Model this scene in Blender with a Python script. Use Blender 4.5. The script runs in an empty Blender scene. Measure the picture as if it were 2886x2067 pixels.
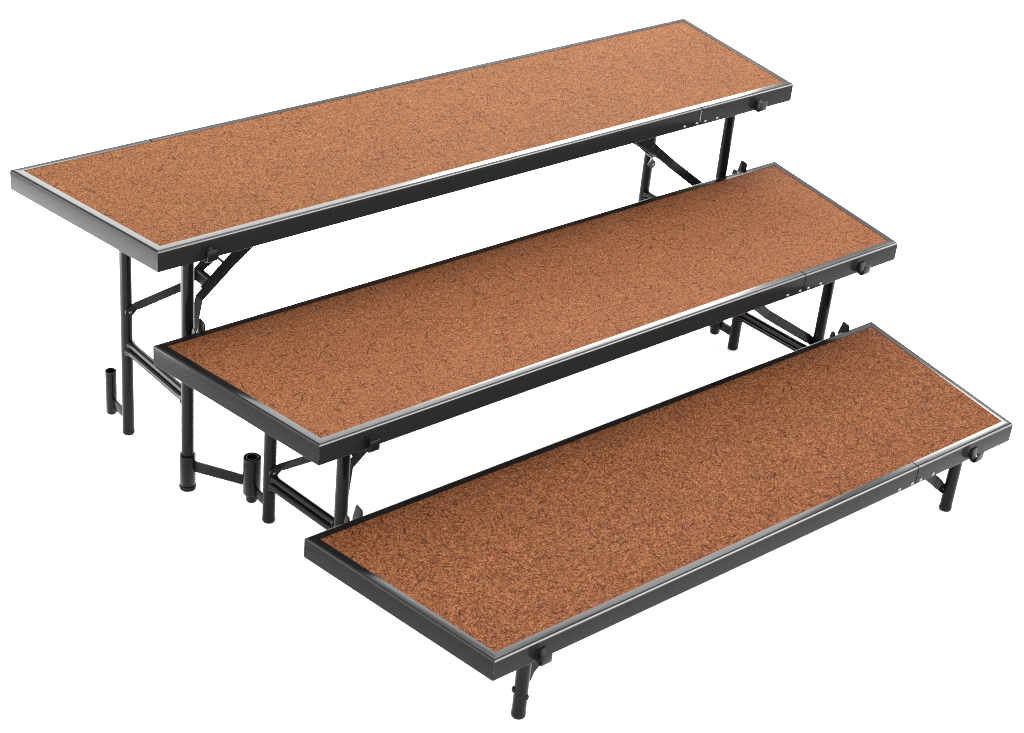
# Three tapered black-framed standing risers with brown hardboard tops, on a white studio floor.
import bpy, bmesh, math, random
from mathutils import Vector, Matrix

random.seed(7)
scene = bpy.context.scene
COL = scene.collection

# ------------------------------------------------------------------ materials
def new_mat(name):
    m = bpy.data.materials.new(name)
    m.use_nodes = True
    nt = m.node_tree
    nt.nodes.clear()
    out = nt.nodes.new('ShaderNodeOutputMaterial')
    b = nt.nodes.new('ShaderNodeBsdfPrincipled')
    nt.links.new(b.outputs[0], out.inputs[0])
    return m, nt, b

class NT:
    """tiny helper to write node maths"""
    def __init__(s, nt): s.nt = nt
    def node(s, t, **kw):
        n = s.nt.nodes.new(t)
        for k, v in kw.items(): setattr(n, k, v)
        return n
    def put(s, sock, v):
        if hasattr(v, 'is_output'): s.nt.links.new(v, sock)
        elif v is not None: sock.default_value = v
    def math(s, op, a, b=None, c=None, clamp=False):
        n = s.node('ShaderNodeMath', operation=op, use_clamp=clamp)
        s.put(n.inputs[0], a); s.put(n.inputs[1], b); s.put(n.inputs[2], c)
        return n.outputs[0]
    def vmath(s, op, a, b=None):
        n = s.node('ShaderNodeVectorMath', operation=op)
        s.put(n.inputs[0], a); s.put(n.inputs[1], b)
        return n.outputs[0]
    def smooth(s, v, lo, hi, a=0.0, b=1.0):
        n = s.node('ShaderNodeMapRange', interpolation_type='SMOOTHSTEP')
        s.put(n.inputs[0], v); s.put(n.inputs[1], lo); s.put(n.inputs[2], hi)
        s.put(n.inputs[3], a); s.put(n.inputs[4], b)
        return n.outputs[0]
    def mix(s, f, a, b):
        n = s.node('ShaderNodeMix', data_type='RGBA')
        s.put(n.inputs[0], f); s.put(n.inputs[6], a); s.put(n.inputs[7], b)
        return n.outputs[2]
    def noise(s, vec, scale, detail=2.0, rough=0.5, dim='3D'):
        n = s.node('ShaderNodeTexNoise', noise_dimensions=dim)
        s.put(n.inputs['Vector'], vec); n.inputs['Scale'].default_value = scale
        n.inputs['Detail'].default_value = detail; n.inputs['Roughness'].default_value = rough
        return n

def rgb(*c): return (c[0], c[1], c[2], 1.0)

def hardboard():
    m, nt, b = new_mat('hardboard')
    N = NT(nt)
    tc = N.node('ShaderNodeTexCoord')
    oi = N.node('ShaderNodeObjectInfo')
    off = N.node('ShaderNodeCombineXYZ')
    N.put(off.inputs[0], N.math('MULTIPLY', oi.outputs['Random'], 37.0))
    N.put(off.inputs[1], N.math('MULTIPLY', oi.outputs['Random'], 91.0))
    P0 = N.vmath('ADD', tc.outputs['Object'], off.outputs[0])
    wob = N.noise(P0, 70.0, 2.0)
    wv = N.vmath('SUBTRACT', wob.outputs['Color'], (0.5, 0.5, 0.5))
    wv = N.vmath('MULTIPLY', wv, (0.0022, 0.0022, 0.0))
    P = N.vmath('ADD', P0, wv)

    def fibres(shift, scale, hlen, hw, curve, prob):
        """random curved strands, one per voronoi cell; returns mask and a random value"""
        q = N.vmath('ADD', P, (shift, shift * 1.7, 0.0))
        v = N.node('ShaderNodeTexVoronoi', voronoi_dimensions='2D', feature='F1')
        N.put(v.inputs['Vector'], q); v.inputs['Scale'].default_value = scale
        loc = N.vmath('SUBTRACT', q, v.outputs['Position'])
        sep = N.node('ShaderNodeSeparateColor'); N.put(sep.inputs[0], v.outputs['Color'])
        rot = N.node('ShaderNodeVectorRotate', rotation_type='Z_AXIS')
        N.put(rot.inputs['Vector'], loc); N.put(rot.inputs['Angle'], N.math('MULTIPLY', sep.outputs[0], 6.2832))
        s2 = N.node('ShaderNodeSeparateXYZ'); N.put(s2.inputs[0], rot.outputs[0])
        u, w = s2.outputs[0], s2.outputs[1]
        k = N.math('MULTIPLY', N.math('SUBTRACT', sep.outputs[1], 0.5), curve)
        w = N.math('SUBTRACT', w, N.math('MULTIPLY', k, N.math('MULTIPLY', u, u)))
        mw = N.smooth(N.math('ABSOLUTE', w), hw * 0.5, hw * 1.5, 1.0, 0.0)
        L = N.math('MULTIPLY_ADD', sep.outputs[2], hlen * 0.75, hlen * 0.35)
        mu = N.smooth(N.math('SUBTRACT', L, N.math('ABSOLUTE', u)), 0.0, hlen * 0.25, 0.0, 1.0)
        rnd = N.math('FRACT', N.math('MULTIPLY', N.math('ADD', sep.outputs[0], sep.outputs[2]), 7.31))
        on = N.math('LESS_THAN', rnd, prob)
        amt = N.math('MULTIPLY_ADD', sep.outputs[1], 0.40, 0.60)
        mask = N.math('MULTIPLY', N.math('MULTIPLY', mw, mu), N.math('MULTIPLY', on, amt))
        return mask, sep

    # ground mass: short pressed fibres and grains
    n1 = N.noise(P, 430.0, 3.0, 0.62)
    n2 = N.noise(P0, 150.0, 2.0, 0.5)
    n3 = N.noise(P0, 9.0, 3.0, 0.55)
    g = N.math('ADD', N.math('MULTIPLY', n1.outputs[0], 0.84), N.math('MULTIPLY', n2.outputs[0], 0.16))
    ramp = N.node('ShaderNodeValToRGB')
    N.put(ramp.inputs[0], g)
    e = ramp.color_ramp.elements
    e[0].position = 0.38; e[0].color = rgb(0.0252, 0.0081, 0.0031)
    e[1].position = 0.62; e[1].color = rgb(0.1686, 0.0780, 0.0303)
    for pos, c in ((0.455, (0.0590, 0.0204, 0.0073)), (0.51, (0.0928, 0.0355, 0.0124)), (0.565, (0.1208, 0.0495, 0.0178))):
        x = e.new(pos); x.color = rgb(*c)
    col = ramp.outputs[0]
    # (shift, cells per metre, half length, half width, curvature, share of cells, strength, colour)
    for sh, sc, hl, hw, cv, pb, amt, c in (
            (3.1, 170.0, 0.0044, 0.0008, 50.0, 0.50, 0.60, (0.1686, 0.0754, 0.0298)),
            (5.7, 150.0, 0.0048, 0.0007, 45.0, 0.60, 0.70, (0.0281, 0.0087, 0.0035)),
            (9.4, 130.0, 0.0055, 0.0007, 45.0, 0.55, 0.70, (0.0338, 0.0108, 0.0043)),
            (1.3, 82.0, 0.0085, 0.0008, 30.0, 0.42, 0.72, (0.0203, 0.0060, 0.0029)),
            (8.3, 66.0, 0.0110, 0.0008, 24.0, 0.42, 0.78, (0.0281, 0.0081, 0.0036)),
            (2.2, 42.0, 0.0125, 0.0010, 16.0, 0.26, 0.97, (0.0090, 0.0038, 0.0026)),
            (4.6, 33.0, 0.0165, 0.0010, 12.0, 0.28, 0.97, (0.0124, 0.0041, 0.0024)),
            (11.9, 27.0, 0.0085, 0.0020, 30.0, 0.20, 0.75, (0.0168, 0.0108, 0.0071)),
            (6.4, 40.0, 0.0016, 0.0011, 10.0, 0.025, 0.9, (0.26, 0.20, 0.14))):
        f1, _ = fibres(sh, sc, hl, hw, cv, pb)
        col = N.mix(N.math('MULTIPLY', f1, amt), col, rgb(*c))
    # broad mottling of the sheet
    tone = N.smooth(n3.outputs[0], 0.3, 0.7, 0.965, 1.035)
    cm = N.node('ShaderNodeVectorMath', operation='SCALE')
    N.put(cm.inputs[0], N.vmath('MULTIPLY', col, oi.outputs['Color'])); N.put(cm.inputs['Scale'], tone)   # tint multiplied in per riser, darkest on the lowest
    N.put(b.inputs['Base Color'], cm.outputs[0])
    b.inputs['Roughness'].default_value = 0.70
    b.inputs['Specular IOR Level'].default_value = 0.02
    bp = N.node('ShaderNodeBump'); bp.inputs['Strength'].default_value = 0.25; bp.inputs['Distance'].default_value = 0.0006
    N.put(bp.inputs['Height'], g)
    N.put(b.inputs['Normal'], bp.outputs[0])
    return m

def enamel(name, base, rough, spec, grain=0.12):
    m, nt, b = new_mat(name)
    N = NT(nt)
    tc = N.node('ShaderNodeTexCoord')
    n = N.noise(tc.outputs['Object'], 700.0, 2.0, 0.6)
    n2 = N.noise(tc.outputs['Object'], 9.0, 3.0, 0.6)
    N.put(b.inputs['Roughness'], N.smooth(n2.outputs[0], 0.3, 0.7, rough * 0.85, rough * 1.15))
    N.put(b.inputs['Base Color'], N.mix(n.outputs[0], rgb(base * .75, base * .75, base * .76), rgb(base * 1.25, base * 1.25, base * 1.26)))
    b.inputs['Specular IOR Level'].default_value = spec
    bp = N.node('ShaderNodeBump'); bp.inputs['Strength'].default_value = grain; bp.inputs['Distance'].default_value = 0.0004
    N.put(bp.inputs['Height'], n.outputs[0]); N.put(b.inputs['Normal'], bp.outputs[0])
    return m

def plain_metal(name, base, rough, metallic):
    m, nt, b = new_mat(name)
    N = NT(nt)
    tc = N.node('ShaderNodeTexCoord')
    n = N.noise(tc.outputs['Object'], 400.0, 2.0)
    N.put(b.inputs['Roughness'], N.smooth(n.outputs[0], 0.3, 0.7, rough * 0.8, rough * 1.2))
    b.inputs['Base Color'].default_value = rgb(base, base, base)
    b.inputs['Metallic'].default_value = metallic
    return m

def floor_white():
    m, nt, b = new_mat('white_sweep')
    N = NT(nt)
    tc = N.node('ShaderNodeTexCoord')
    n = N.noise(tc.outputs['Object'], 3.0, 3.0)
    N.put(b.inputs['Base Color'], N.mix(n.outputs[0], rgb(.93, .93, .93), rgb(.95, .95, .95)))
    b.inputs['Roughness'].default_value = 0.9
    b.inputs['Specular IOR Level'].default_value = 0.0
    return m

M_BOARD = hardboard()
M_RAIL = enamel('black_enamel_rail', 0.0068, 0.16, 0.030, 0.03)
M_TUBE = enamel('black_enamel_tube', 0.0022, 0.16, 0.09, 0.02)
M_EDGE = enamel('black_enamel_edge', 0.0080, 0.12, 0.75, 0.02)
M_TOP = enamel('black_enamel_flange', 0.0040, 0.14, 0.15, 0.025)
M_STRAP = enamel('black_enamel_strap', 0.0035, 0.28, 0.08, 0.03)
M_CAP = enamel('black_rubber', 0.0035, 0.45, 0.08, 0.03)
M_RIVET = plain_metal('rivet_steel', 0.12, 0.25, 1.0)
M_FLOOR = floor_white()

# ------------------------------------------------------------------ mesh helpers
def add_obj(name, bm, mat, parent=None, smooth=None, loc=None):
    bmesh.ops.recalc_face_normals(bm, faces=bm.faces)
    me = bpy.data.meshes.new(name)
    bm.to_mesh(me); bm.free()
    me.materials.append(mat)
    if smooth is not None:
        for p in me.polygons: p.use_smooth = True
        try: me.set_sharp_from_angle(angle=math.radians(smooth))
        except Exception: pass
    o = bpy.data.objects.new(name, me)
    COL.objects.link(o)
    if parent: o.parent = parent
    if loc: o.location = loc
    return o

def frame_from(d):
    d = d.normalized()
    a = Vector((0, 0, 1)) if abs(d.z) < 0.9 else Vector((1, 0, 0))
    x = a.cross(d).normalized(); y = d.cross(x).normalized()
    return x, y, d

def lathe(bm, origin, axis, prof, seg=28, closed=False):
    """revolve (radius, height) profile about axis through origin"""
    x, y, d = frame_from(Vector(axis)); o = Vector(origin)
    rings = []
    for r, h in prof:
        if r < 1e-6:
            rings.append([bm.verts.new(o + d * h)])
        else:
            rings.append([bm.verts.new(o + d * h + (x * math.cos(2*math.pi*i/seg) + y * math.sin(2*math.pi*i/seg)) * r) for i in range(seg)])
    pairs = list(zip(rings[:-1], rings[1:]))
    if closed: pairs.append((rings[-1], rings[0]))
    for A, B in pairs:
        for i in range(seg):
            j = (i + 1) % seg
            if len(A) == 1 and len(B) == 1: continue
            if len(A) == 1: bm.faces.new((A[0], B[i], B[j]))
            elif len(B) == 1: bm.faces.new((A[i], A[j], B[0]))
            else: bm.faces.new((A[i], A[j], B[j], B[i]))

def round_end(r, h0, h1, br=0.005, n=4):
    """closed tube profile with a rounded bottom end"""
    p = [(0, h0), (r - br, h0)]
    for i in range(1, n + 1):
        a = math.pi / 2 * i / n
        p.append((r - br + br * math.sin(a), h0 + br - br * math.cos(a)))
    p += [(r, h1), (0, h1)]
    return p

def prism(bm, pts, ext):
    """planar polygon (3-D points) extruded by vector ext"""
    ext = Vector(ext)
    a = [bm.verts.new(Vector(p)) for p in pts]
    b = [bm.verts.new(Vector(p) + ext) for p in pts]
    bm.faces.new(a); bm.faces.new(b[::-1])
    n = len(pts)
    for i in range(n):
        j = (i + 1) % n
        bm.faces.new((a[i], b[i], b[j], a[j]))

def strap(bm, path, widths, hw, th):
    """flat bar: centre points, width directions, half width and thickness"""
    n = len(path)
    path = [Vector(p) for p in path]
    rings = []
    for i in range(n):
        t = (path[min(i + 1, n - 1)] - path[max(i - 1, 0)]).normalized()
        w = Vector(widths[i]); w = (w - w.dot(t) * t).normalized()
        nn = t.cross(w).normalized()
        h = hw[i] if isinstance(hw, (list, tuple)) else hw
        c = path[i]
        rings.append([bm.verts.new(c + w * h * sx + nn * th * 0.5 * sy) for sx, sy in ((-1, -1), (1, -1), (1, 1), (-1, 1))])
    for A, B in zip(rings[:-1], rings[1:]):
        for i in range(4):
            j = (i + 1) % 4
            bm.faces.new((A[i], A[j], B[j], B[i]))
    bm.faces.new(rings[0][::-1]); bm.faces.new(rings[-1])

def bevel(bm, off, seg=2, angle=40):
    bmesh.ops.recalc_face_normals(bm, faces=bm.faces)
    es = [e for e in bm.edges if len(e.link_faces) == 2 and e.calc_face_angle(0) > math.radians(angle)]
    bmesh.ops.bevel(bm, geom=es, offset=off, segments=seg, profile=0.5, affect='EDGES', clamp_overlap=True)

def empty(name, loc, label, cat, group=None):
    o = bpy.data.objects.new(name, None)
    o.empty_display_size = 0.1
    o.location = loc
    o['label'] = label; o['category'] = cat
    if group: o['group'] = group
    COL.objects.link(o)
    return o

# ------------------------------------------------------------------ riser
DEPTH = 0.4572; TAPER = 0.07796; RAIL_H = 0.0458; TRIM = 0.0178
Y_FRONT_LEG = 0.0465; Y_BACK_LEG = 0.3024; Y_STUB = 0.3724; R_LEG = 0.0130
GAP = 0.0001; SEAM_GAP = 0.0015

def corner_polygon(hf, hb, u):
    """trapezoid corners (FL, FR, BR, BL) inset by u"""
    P = [Vector((-hf, 0)), Vector((hf, 0)), Vector((hb, DEPTH)), Vector((-hb, DEPTH))]
    lines = []
    for i in range(4):
        a, b = P[i], P[(i + 1) % 4]
        t = (b - a).normalized(); n = Vector((-t.y, t.x))
        lines.append((a + n * u, t))
    out = []
    for i in range(4):
        (a, t), (c, s) = lines[i - 1], lines[i]
        det = t.x * (-s.y) + s.x * t.y
        r = c - a
        k = (r.x * (-s.y) + s.x * r.y) / det
        out.append(a + t * k)
    return out

def rail_profile():
    """closed section of the angle-section rail: (inset, height below top)"""
    p = []
    R = 0.0042; t = 0.0026; n = 6
    p.append((TRIM, -t)); p.append((TRIM, 0.0))
    for i in range(n + 1):                      # rounded outer top edge
        a = math.pi / 2 * i / n
        p.append((R - R * math.sin(a), -R + R * math.cos(a)))
    r2 = 0.0030
    for i in range(5):                          # rounded outer bottom edge
        a = math.pi / 2 * i / 4
        p.append((r2 - r2 * math.cos(a), -RAIL_H + r2 - r2 * math.sin(a)))
    p.append((0.012, -RAIL_H)); p.append((0.012, -RAIL_H + t))
    p.append((t, -RAIL_H + t)); p.append((t, -t))
    return p

def rail(name, hf, hb, zt, side, t0, t1, parent):
    """one straight rail on side 0 front,1 right,2 back,3 left; t0/t1 cut positions (metres from the
    start corner) or None for a mitred end"""
    bm = bmesh.new()
    prof = rail_profile()
    outer = corner_polygon(hf, hb, 0.0)
    a0, b0 = outer[side], outer[(side + 1) % 4]
    t = (b0 - a0).normalized(); n = Vector((-t.y, t.x))
    A, B = [], []
    for u, z in prof:
        c = corner_polygon(hf, hb, u)
        pa = c[side] + t * GAP if t0 is None else a0 + t * (t0 + SEAM_GAP) + n * u
        pb = c[(side + 1) % 4] - t * GAP if t1 is None else a0 + t * (t1 - SEAM_GAP) + n * u
        A.append(bm.verts.new((pa.x, pa.y, zt + z))); B.append(bm.verts.new((pb.x, pb.y, zt + z)))
    m = len(prof)
    for i in range(m):
        j = (i + 1) % m
        f = bm.faces.new((A[i], A[j], B[j], B[i]))
        if i == 1: f.material_index = 2
        if 4 <= i <= 7 and side in (0, 3): f.material_index = 1 if side == 0 else 2          # same enamel, gloss raised on the outer edge to bring out its highlight
    bm.faces.new(A[::-1]); bm.faces.new(B)
    o = add_obj(name, bm, M_RAIL, parent, smooth=35)
    o.data.materials.append(M_EDGE); o.data.materials.append(M_TOP)
    return o

def rail_hook(x0, zt, parent):
    """J hook on the front rail; x0 is its left edge"""
    bm = bmesh.new()
    th = 0.0026; w = 0.0215
    inner = [(-0.0004, -0.0185), (-0.0004, -0.0370)]
    for i in range(1, 8):
        a = math.pi * i / 8
        inner.append((-0.0102 + 0.0098 * math.cos(a), -0.0370 - 0.0072 * math.sin(a)))
    inner += [(-0.0200, -0.0370), (-0.0203, -0.0180)]
    pts = [Vector((y, z)) for y, z in inner]
    left, right = [], []
    for i, p in enumerate(pts):
        d = (pts[min(i + 1, len(pts) - 1)] - pts[max(i - 1, 0)]).normalized()
        nn = Vector((-d.y, d.x))
        left.append(p + nn * 0.0); right.append(p - nn * th)
    poly = [(x0, v.x, zt + v.y) for v in left] + [(x0, v.x, zt + v.y) for v in right[::-1]]
    prism(bm, poly, (w, 0, 0))
    bmesh.ops.recalc_face_normals(bm, faces=bm.faces)
    es = [e for e in bm.edges if len(e.link_faces) == 2 and e.calc_face_angle(0) > 1.0]
    bmesh.ops.bevel(bm, geom=es, offset=0.0007, segments=2, profile=.5, affect='EDGES', clamp_overlap=True)
    return add_obj('rail_hook', bm, M_STRAP, parent, smooth=40)

def rivet(pos, axis, parent, r=0.0042, mat=None, name='rivet'):
    bm = bmesh.new()
    lathe(bm, (0, 0, 0), axis, [(r, -0.0006), (r, 0.0006), (r * .85, 0.0015), (r * .6, 0.0021), (r * .38, 0.0022), (r * .28, 0.0012), (0, 0.0010)], seg=16)
    return add_obj(name, bm, mat or M_RIVET, parent, smooth=50, loc=pos)

def dome_bolt(pos, axis, parent, r=0.0062):
    bm = bmesh.new()
    prof = [(r, -0.001)] + [(r * math.cos(a), 0.004 * math.sin(a)) for a in [math.pi / 2 * i / 6 for i in range(6)]] + [(0, 0.004)]
    lathe(bm, (0, 0, 0), axis, prof, seg=20)
    return add_obj('bolt', bm, M_TUBE, parent, smooth=50, loc=pos)

def latch_tab(xt, yb, zt, zf, zk, xb, parent):
    """upright fin square to the back rail, joined by a base strip to a short second prong"""
    bm = bmesh.new()
    y0 = yb + 0.0012
    def P(x, y, z): return (x, yb + y, zt + z)
    prism(bm, [P(xt, 0.0012, -0.034), P(xt, 0.0012, zf - .0035), P(xt, 0.0022, zf - .0010), P(xt, 0.0040, zf + .0004), P(xt, 0.0185, zk - .0002),
               P(xt, 0.0203, zk - .0006), P(xt, 0.0214, zk - .0020), P(xt, 0.0300, -0.022), P(xt, 0.0300, -0.034)], (0.0030, 0, 0))
    lo, hi = min(xb, xt), max(xb, xt)
    prism(bm, [P(lo - .004, 0.0008, -0.034), P(hi + .002, 0.0008, -0.034), P(hi + .002, 0.0008, -0.012), P(lo - .004, 0.0008, -0.012)], (0, 0.0026, 0))
    prism(bm, [P(xb, 0.0012, -0.034), P(xb, 0.0012, 0.0010), P(xb, 0.0030, 0.0036), P(xb, 0.0090, 0.0042), P(xb, 0.0120, 0.0020), P(xb, 0.0150, -0.012), P(xb, 0.0150, -0.034)], (0.0034, 0, 0))
    bmesh.ops.recalc_face_normals(bm, faces=bm.faces)
    es = [e for e in bm.edges if len(e.link_faces) == 2 and e.calc_face_angle(0) > 1.2]
    bmesh.ops.bevel(bm, geom=es, offset=0.0005, segments=2, profile=.5, affect='EDGES', clamp_overlap=True)
    return add_obj('latch_tab', bm, M_STRAP, parent, smooth=40)

def make_riser(spec):
    x0, y0, zt = spec['x'], spec['y'], spec['z']
    hf, hb = spec['hf'], spec['hf'] + TAPER
    root = empty('choral_riser', (x0, y0, 0), spec['label'], 'riser', 'stepped risers in a row')
    zb = zt - RAIL_H
    yF, yB = spec['legY']
    # --- deck board
    bm = bmesh.new()
    c = corner_polygon(hf, hb, TRIM - 0.0030)
    prism(bm, [(p.x, p.y, zt - 0.0150) for p in c], (0, 0, 0.0120))
    under = add_obj('deck_board', bm, M_BOARD, root)
    under.color = tuple(spec['tone']) + (1.0,)
    bm = bmesh.new()
    c = corner_polygon(hf, hb, TRIM + 0.0003)
    prism(bm, [(p.x, p.y, zt - 0.0031) for p in c], (0, 0, 0.0023))
    # board face raised nearly level with the trim: joined to the board mesh below
    tmp = bpy.data.meshes.new('tmp'); bmesh.ops.recalc_face_normals(bm, faces=bm.faces)
    bm.from_mesh(under.data); bm.to_mesh(under.data); bm.free(); bpy.data.meshes.remove(tmp)
    # --- rails (short pieces butt against long ones near the front right and back left corners)
    SE = 0.306
    fl = rail('frame_rail', hf, hb, zt, 0, None, 2 * hf - SE, root)
    fs = rail('frame_rail', hf, hb, zt, 0, 2 * hf - SE, None, root)
    rail('frame_rail', hf, hb, zt, 1, None, None, root)
    bl = rail('frame_rail', hf, hb, zt, 2, None, 2 * hb - 0.316, root)
    bs = rail('frame_rail', hf, hb, zt, 2, 2 * hb - 0.316, None, root)
    rail('frame_rail', hf, hb, zt, 3, None, None, root)
    for dx, r_ in ((-0.0508, fl), (-0.0118, fl), (0.0150, fs), (0.0538, fs)):
        rivet((hf - SE + dx, -0.0002, zt - 0.0375), (0, -1, 0), r_)
    rail_hook(spec['hookL'] - x0, zt, fl)
    rail_hook(spec['hookR'] - x0, zt, fs)
    if spec.get('tabs'):
        for (xt, zf, zk, xb), par in zip(spec['tabs'], (bs, bl)):
            latch_tab(xt - x0, DEPTH, zt, zf, zk, xb - x0, par)
    # --- legs
    for side in ('L', 'R'):
        sg = 1 if side == 'L' else -1                         # towards the middle of the deck
        xF, xB = spec['leg' + side][0] - x0, spec['leg' + side][1] - x0
        xm = (xF + xB) / 2
        if 'xref' in spec: xm = spec['xref'][0 if side == 'L' else 1] - x0
        legs = {}
        for key, xx, yy in (('F', xF, yF), ('B', xB, yB)):
            bm = bmesh.new()
            lathe(bm, (xx, yy, 0), (0, 0, 1), [(0, 0.0115), (R_LEG, 0.0115), (R_LEG, zt - 0.0225), (0, zt - 0.0225)])
            leg = add_obj('leg', bm, M_TUBE, root, smooth=40)
            bm = bmesh.new()
            lathe(bm, (xx, yy, 0), (0, 0, 1), round_end(R_LEG + 0.0003, 0.0, 0.0120, 0.0045))
            add_obj('foot_cap', bm, M_CAP, leg, smooth=40)
            legs[key] = leg
        if spec.get('bolts'):
            b1, b2 = spec['bolts'][side]
            for (p, ax) in (b1, b2):
                if p: dome_bolt((p[0] - x0, p[1], p[2]), ax, legs['F'])
        # top hinge tube and the two stacked lower cross tubes
        xcf = spec['crossR'] - x0 if side == 'R' and 'crossR' in spec else xF
        def cross(z, r, dx, name='cross_tube', flare=True):
            bm = bmesh.new()
            a = Vector((xB + dx, yB - R_LEG * .75, z)); b_ = Vector((xcf + dx, yF + R_LEG * .75 - (0.032 if xcf != xF else 0.0), z))
            L = (b_ - a).length
            prof = [(0, 0), (r * 1.45, 0), (r * 1.40, .003), (r * 1.05, 0.010), (r, 0.016), (r, L - .016), (r * 1.05, L - .010), (r * 1.40, L - .003), (r * 1.45, L), (0, L)] if flare else [(0, 0), (r, 0), (r, L), (0, L)]
            lathe(bm, a, b_ - a, prof, seg=20)
            return add_obj(name, bm, M_TUBE, root, smooth=50)
        cross(zt - 0.032, 0.0085, 0.0, 'hinge_tube', False)
        zc = spec['cross']
        cross(zc, 0.0080, 0.0)
        cross(zc + 0.0164, 0.0078, 0.004 * sg)
        # stub tube behind the back leg, on a short bar (the lowest riser has none)
        low = spec.get('low')
        ys = Y_STUB
        if not low:
            bm = bmesh.new()
            r = 0.0127; ri = 0.0112
            prof = [(0, 0.0105), (r - .005, 0.0105), (r - .0018, .0120), (r, 0.0160), (r, 0.1190), (r - .0004, .1194), (ri + .0004, .1194), (ri, 0.1190), (ri, 0.0300), (0, 0.0300)]
            lathe(bm, (xB, ys, 0), (0, 0, 1), prof)
            stub = add_obj('stub_tube', bm, M_TUBE, root, smooth=40)
            bm = bmesh.new()
            prism(bm, [(xB - 0.0028, yB + 0.010, 0.0300), (xB - 0.0028, ys - 0.010, 0.0300), (xB - 0.0028, ys - 0.010, 0.0530), (xB - 0.0028, yB + 0.010, 0.0530)], (0.0056, 0, 0))
            bevel(bm, 0.0008)
            add_obj('stub_bar', bm, M_STRAP, stub, smooth=40)
        # folding braces: lug on each leg, arm leaning inwards to a kink, then a straight strap up to the deck
        yc = (Y_FRONT_LEG + Y_BACK_LEG) / 2
        zp = spec['pivot' + side] if low else spec['pivot']; kx, kz, ky = (0.034, 0.0245, yc - yF - 0.0165) if low else (0.083, 0.076, 0.030)
        for key, xx, yy, dy in (('F', xF, yF, 1), ('B', xB, yB, -1)):
            bm = bmesh.new()
            P = Vector((xx + (sg * 0.008 if low else 0.0), yy + dy * (0.0100 if low else 0.0150), zp - (spec.get('front_drop', 0.0) if key == 'F' else 0.0)))
            K = Vector(((xx if low else xm) + sg * kx, yc - dy * ky, zp + kz))
            run = (zb + 0.004 - K.z)
            U = K + Vector((sg * run / 0.82, 0, run))
            S = P + Vector((sg * 0.0125, dy * 0.001, 0.0095))
            upd = (U - K).normalized(); wu = Vector((-upd.z, 0, upd.x)) * 1.0
            if wu.z < 0: wu = -wu
            d1 = (K - S).normalized(); wl = wu - d1 * wu.dot(d1); wl.normalize()   # folded along the strap's own cross line
            wp = Vector((-sg * 0.62, 0, 0.78))
            hw = 0.0112
            e1 = K - d1 * 0.0015; e2 = K + upd * 0.0015
            wk = (wu + wl).normalized()
            strap(bm, [S, S + d1 * 0.006, e1, e2, U], [wp, wl, wk, wk, wu], [0.0095, hw, hw, hw, hw], 0.0030)
            # rounded lug plate on the leg
            pts = []
            ld = (S - P); ld.y = 0; ld.normalize()
            px = Vector((-ld.z, 0, ld.x))
            for i in range(13):
                a = math.pi * i / 12
                pts.append(P + px * 0.0108 * math.cos(a) - ld * 0.0108 * math.sin(a))
            pts += [S - px * 0.0098, S + px * 0.0098]
            prism(bm, [Vector((p.x, P.y - 0.0015, p.z)) for p in pts], (0, 0.0030, 0))
            # return flange along the lower edge of the upper strap and the deck gusset
            if not low:
                f0 = K + upd * 0.018 + wu * (hw - .0012); f1 = K + upd * (run / 0.82 * .98)+ wu * (hw - .0012)
                strap(bm, [f0 + Vector((0, dy * 0.004, 0)), f1 + Vector((0, dy * 0.004, 0))], [Vector((0, 1, 0))] * 2, 0.0040, 0.0022)
                g = [K + upd * 0.062 - wu * hw, K + upd * 0.082 - wu * (hw + .0020), K + upd * 0.104 - wu * (hw + .0045),
                     U - upd * 0.010 - wu * (hw + 0.018), U - upd * .004 + wu * hw, K + upd * 0.062 + wu * hw]
                prism(bm, [p + Vector((0, dy * 0.0032, 0)) for p in g], (0, 0.0024, 0))
            br = add_obj('folding_brace', bm, M_STRAP, root, smooth=30)
            fy = -0.0016
            rivet((P.x, P.y - 0.0014, P.z), (0, -1, 0), br, r=0.0033)
            if not low:
                for s_ in (0.0450, 0.0715, 0.0975):
                    q = K + upd * s_
                    rivet((q.x, q.y + fy, q.z), (0, -1, 0), br, r=0.0030, mat=M_TUBE)
        if not low:
            xk = xm + sg * kx; zk = zp + kz
            def at(s_, w_=0.0): return Vector((xk + sg * s_ * 0.773 - sg * w_ * 0.634, 0, zk + s_ * 0.634 + w_ * 0.773))
            bm = bmesh.new()
            c0 = at(0.043, 0.003)
            lathe(bm, (c0.x, yc - ky + 0.001, c0.z), (0, 1, 0), [(0, 0), (0.0072, 0), (0.0072, 2 * ky - .002), (0, 2 * ky - .002)], seg=18)
            add_obj('spring_tube', bm, M_STRAP, root, smooth=40)
            bm = bmesh.new()
            c1 = at(0.088, 0.0)
            lathe(bm, (c1.x, yc - ky + 0.001, c1.z), (0, 1, 0), [(0, 0), (0.0030, 0), (0.0030, 2 * ky - .002), (0, 2 * ky - .002)], seg=12)
            add_obj('brace_rod', bm, M_STRAP, root, smooth=40)
            bm = bmesh.new()
            c2 = at(0.030, -0.001)
            prism(bm, [(c2.x, yc - ky + .001, c2.z - 0.010), (c2.x, yc + ky - .001, c2.z - 0.010), (c2.x, yc + ky - .001, c2.z + 0.010), (c2.x, yc - ky + .001, c2.z + 0.010)], (0.0026, 0, 0))
            add_obj('brace_crosspiece', bm, M_STRAP, root, smooth=40)
    return root

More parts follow.
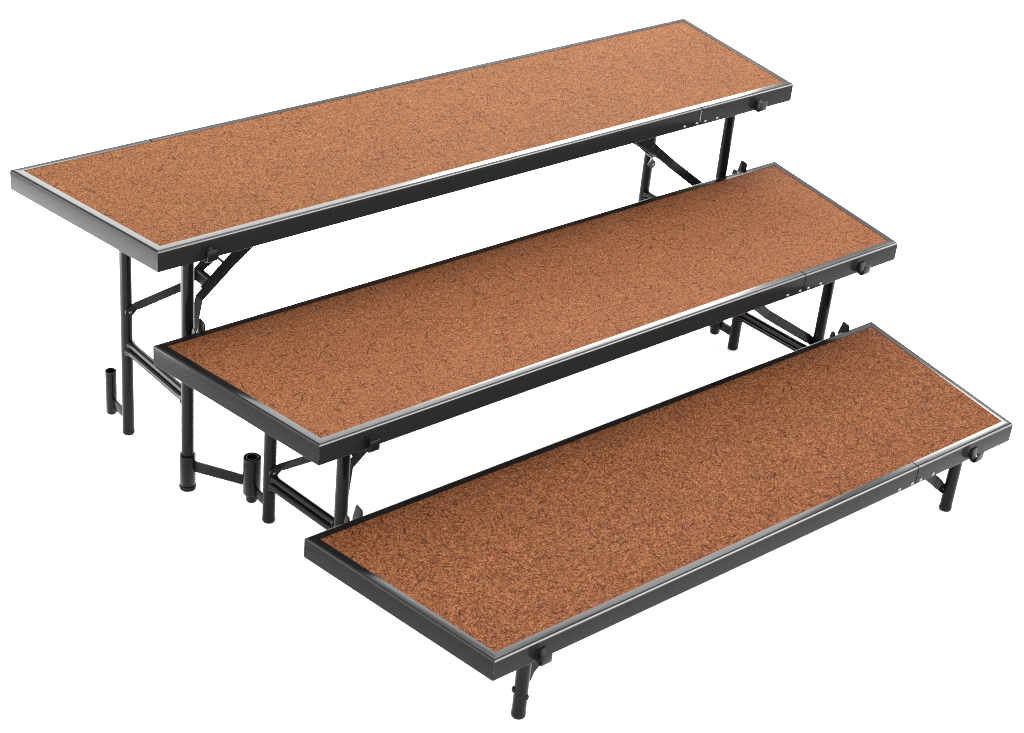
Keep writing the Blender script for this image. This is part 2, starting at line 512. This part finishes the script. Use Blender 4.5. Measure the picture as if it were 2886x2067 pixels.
T = dict(tone=(0.98, 0.96, 1.00), x=0.04636, y=0.91115, z=0.60297, hf=0.86724, hookL=-0.7240, hookR=0.7862, legL=(-0.7258, -0.7283), legR=(0.7675, 0.7655), legY=(0.0525, 0.2975), xref=(-0.7270, 0.7680),
         cross=0.2105, pivot=0.309,
         label='tallest riser at the back, its brown top furthest from the camera')
M = dict(tone=(1.02, 0.945, 1.04), x=0.04424, y=0.46955, z=0.39382, hf=0.79068, hookL=-0.6470, hookR=0.7032, legL=(-0.6248, -0.6465), legR=(0.7346, 0.6960), legY=(0.0900, 0.3075), xref=(-0.6530, 0.6855),
         cross=0.0915, pivot=0.1262, front_drop=0.016, crossR=0.704,
         tabs=((-0.7090, 0.0118, 0.0160, -0.7300), (0.8130, 0.0132, 0.0162, 0.7790)),
         label='middle height riser standing between the tall back one and the low front one')
B = dict(tone=(0.88, 0.79, 0.86), x=0.0, y=0.0, z=0.21123, hf=0.70214, hookL=-0.6100, hookR=0.5648, legL=(-0.5885, -0.4700), legR=(0.6015, 0.5000), legY=(0.0465, 0.3024),
         cross=0.1250, pivotL=0.0540, pivotR=0.0510, low=True,
         tabs=((-0.6512, 0.0088, 0.0116, -0.6810), (0.7032, 0.0072, 0.0104, 0.6560)),
         bolts=dict(L=(((-0.5995, 0.0540, 0.0615), (-0.8, 0.6, 0)), ((-0.5850, 0.0345, 0.0500), (0.35, -1, 0))),
                    R=(((0.6075, 0.0400, 0.0453), (0.85, -.55, 0)), (None, None))),
         label='lowest riser at the front, on short stubby legs')
for s in (T, M, B): make_riser(s)

# ------------------------------------------------------------------ connectors between the tall and the middle riser
def connector(xf, yf, xs, ys, label):
    root = empty('leg_connector', (xf, yf, 0), label, 'connector', 'connectors joining the riser legs')
    def sleeve(name, x, y, z0, z1, ro, ri, cap):
        bm = bmesh.new()
        lathe(bm, (x - xf, y - yf, 0), (0, 0, 1), [(ri, z0), (ro - .002, z0), (ro, z0 + .003), (ro, z1 - .0005), (ro - .0005, z1), (ri + .0004, z1), (ri, z1 - .0006)], seg=32, closed=True)
        return add_obj(name, bm, M_TUBE, root, smooth=40)
    c = sleeve('collar', xf, yf, 0.0105, 0.0850, 0.0170, 0.0138, True)
    bm = bmesh.new()
    lathe(bm, (0, 0, 0), (0, 0, 1), [(0.0137, 0.0), (0.0150, 0.0), (0.0168, .0012), (0.0176, 0.0040), (0.0176, 0.0098), (.0172, .0103), (0.0137, 0.0103)], seg=32, closed=True)
    add_obj('end_ring', bm, M_CAP, c, smooth=40)
    sleeve('open_sleeve', xs, ys, 0.0310, 0.1185, 0.0186, 0.0167, False)
    bm = bmesh.new()
    a = Vector((0, 0, 0)); b_ = Vector((xs - xf, ys - yf, 0)); d = (b_ - a).normalized(); n = Vector((-d.y, d.x, 0)) * 0.0026
    p0 = a + d * 0.0160; p1 = b_ - d * 0.0176
    prism(bm, [p0 - n + Vector((0, 0, .0460)), p1 - n + Vector((0, 0, .0460)), p1 - n + Vector((0, 0, .0690)), p0 - n + Vector((0, 0, .0715))], n * 2)
    bevel(bm, 0.0008)
    add_obj('link_bar', bm, M_STRAP, root, smooth=40)
    return root
ysM = 0.46955 + Y_STUB
connector(T['legL'][0], T['y'] + T['legY'][0], M['legL'][1], ysM, 'black two-sleeve connector in full view joining the left legs of the tall and middle risers')
connector(T['legR'][0], T['y'] + T['legY'][0], M['legR'][1], ysM, 'black connector mostly hidden behind the middle riser at its right legs')

# ------------------------------------------------------------------ floor
bm = bmesh.new()
S = 15.0
vs = [bm.verts.new((sx * S, sy * S, 0)) for sx, sy in ((-1, -1), (1, -1), (1, 1), (-1, 1))]
bm.faces.new(vs)
fl = add_obj('floor', bm, M_FLOOR)
fl['kind'] = 'structure'; fl['label'] = 'plain white studio floor'

# ------------------------------------------------------------------ light: white studio with softboxes and added fill lamps
W = bpy.data.worlds.new('World'); scene.world = W
W.use_nodes = True
nt = W.node_tree; nt.nodes.clear()
N = NT(nt)
wo = N.node('ShaderNodeOutputWorld'); bg = N.node('ShaderNodeBackground')
tc = N.node('ShaderNodeTexCoord'); sx = N.node('ShaderNodeSeparateXYZ')
N.put(sx.inputs[0], tc.outputs['Generated'])
WORLD_LO, WORLD_HI = 1.2, 2.5
st = N.smooth(sx.outputs[2], 0.33, 0.50, WORLD_LO, WORLD_HI)
N.put(bg.inputs[0], rgb(1, 1, 1)); N.put(bg.inputs[1], st)
nt.links.new(bg.outputs[0], wo.inputs[0])

def softbox(name, pos, target, w, h, radiance, roll=0.0):
    ld = bpy.data.lights.new(name, 'AREA')
    ld.shape = 'RECTANGLE'; ld.size = w; ld.size_y = h
    ld.energy = radiance * math.pi * w * h
    ld.color = (1.0, 0.99, 0.98)
    o = bpy.data.objects.new(name, ld)
    o.location = pos
    q = (Vector(target) - Vector(pos)).to_track_quat('-Z', 'Y')
    o.rotation_euler = (q.to_matrix() @ Matrix.Rotation(roll, 3, 'Z')).to_euler()
    COL.objects.link(o)
    return o
nv = Vector((0.6345, 0.7729, 0)); tv = Vector((0.7729, -0.6345, 0))
def bp(t, z, k=4.0):
    p = nv * k + tv * t; return (p.x, p.y, z)
softbox('softbox_back', bp(-0.05, 2.20, 3.9), (0.1, 0.8, 0.45), 1.35, 0.75, 25.0, roll=math.radians(14))
softbox('softbox_back_right', bp(1.80, 2.45), (0.5, 0.1, 0.2), 0.55, 0.50, 32.0)
softbox('softbox_back_upper', bp(-0.80, 3.15), (0, 0.6, 0.4), 4.2, 1.6, 8.0, roll=math.radians(-10))
softbox('softbox_overhead', (0.1, 1.55, 3.1), (0.05, 1.1, 0.4), 2.6, 1.2, 10.0)
C0 = Vector((0, 0.7, 0))
for ang, w, h, z, L in ((235, 4.2, 2.0, 1.05, 5.5), (180, 4.0, 2.0, 1.05, 6.0), (290, 4.0, 2.0, 1.05, 5.0), (345, 4.0, 1.6, 0.85, 5.5), (125, 4.0, 1.2, 0.65, 8.5), (60, 4.0, 0.9, 0.5, 10.0)):
    a = math.radians(ang)
    p = C0 + Vector((math.cos(a), math.sin(a), 0)) * 4.6
    softbox('side_fill', (p.x, p.y, z), (0, 0.7, z), w, h, L)  # added fill lamps around the set, lifting the shade under the decks
# strip light in front, right: the thin bright line along the front top edges
softbox('strip_light_front', (3.35, -3.30, 1.75), (1.15, 0.0, 0.4), 3.4, 0.8, 14.0)
# added low fill, out of view at back left, brightening the tall riser's end
softbox('floor_fill_left', (-1.36, 1.72, 0.17), (-0.5, 1.72, 0.17), 0.95, 0.32, 13.0)

# ------------------------------------------------------------------ camera
cd = bpy.data.cameras.new('camera'); cam = bpy.data.objects.new('camera', cd)
COL.objects.link(cam); scene.camera = cam
R = ((0.7951656240066227, -0.6028629158692325, 0.0653294349264179),
     (0.25481590431495965, 0.42995767713054095, 0.8661438972738068),
     (-0.5502549275620415, -0.6720808735160942, 0.49550662371711646))
m = Matrix(R).transposed().to_4x4()
m.translation = (-2.3304355, -1.7519835, 2.20821712)
cam.matrix_world = m
FPX = 5147.913; PX, PY = 1213.035, 920.097
cd.sensor_fit = 'HORIZONTAL'; cd.sensor_width = 36.0
cd.lens = 36.0 * FPX / 2886
cd.shift_x = (1443.0 - PX) / 2886; cd.shift_y = (PY - 1033.5) / 2886
cd.clip_start = 0.05; cd.clip_end = 100.0

# ------------------------------------------------------------------ render settings
scene.render.engine = 'CYCLES'
scene.cycles.max_bounces = 8
scene.cycles.use_denoising = False
scene.cycles.filter_width = 1.15
scene.view_settings.view_transform = 'Standard'
scene.view_settings.look = 'None'
scene.view_settings.exposure = 0.3
scene.view_settings.gamma = 1.0
scene.view_settings.use_curve_mapping = False
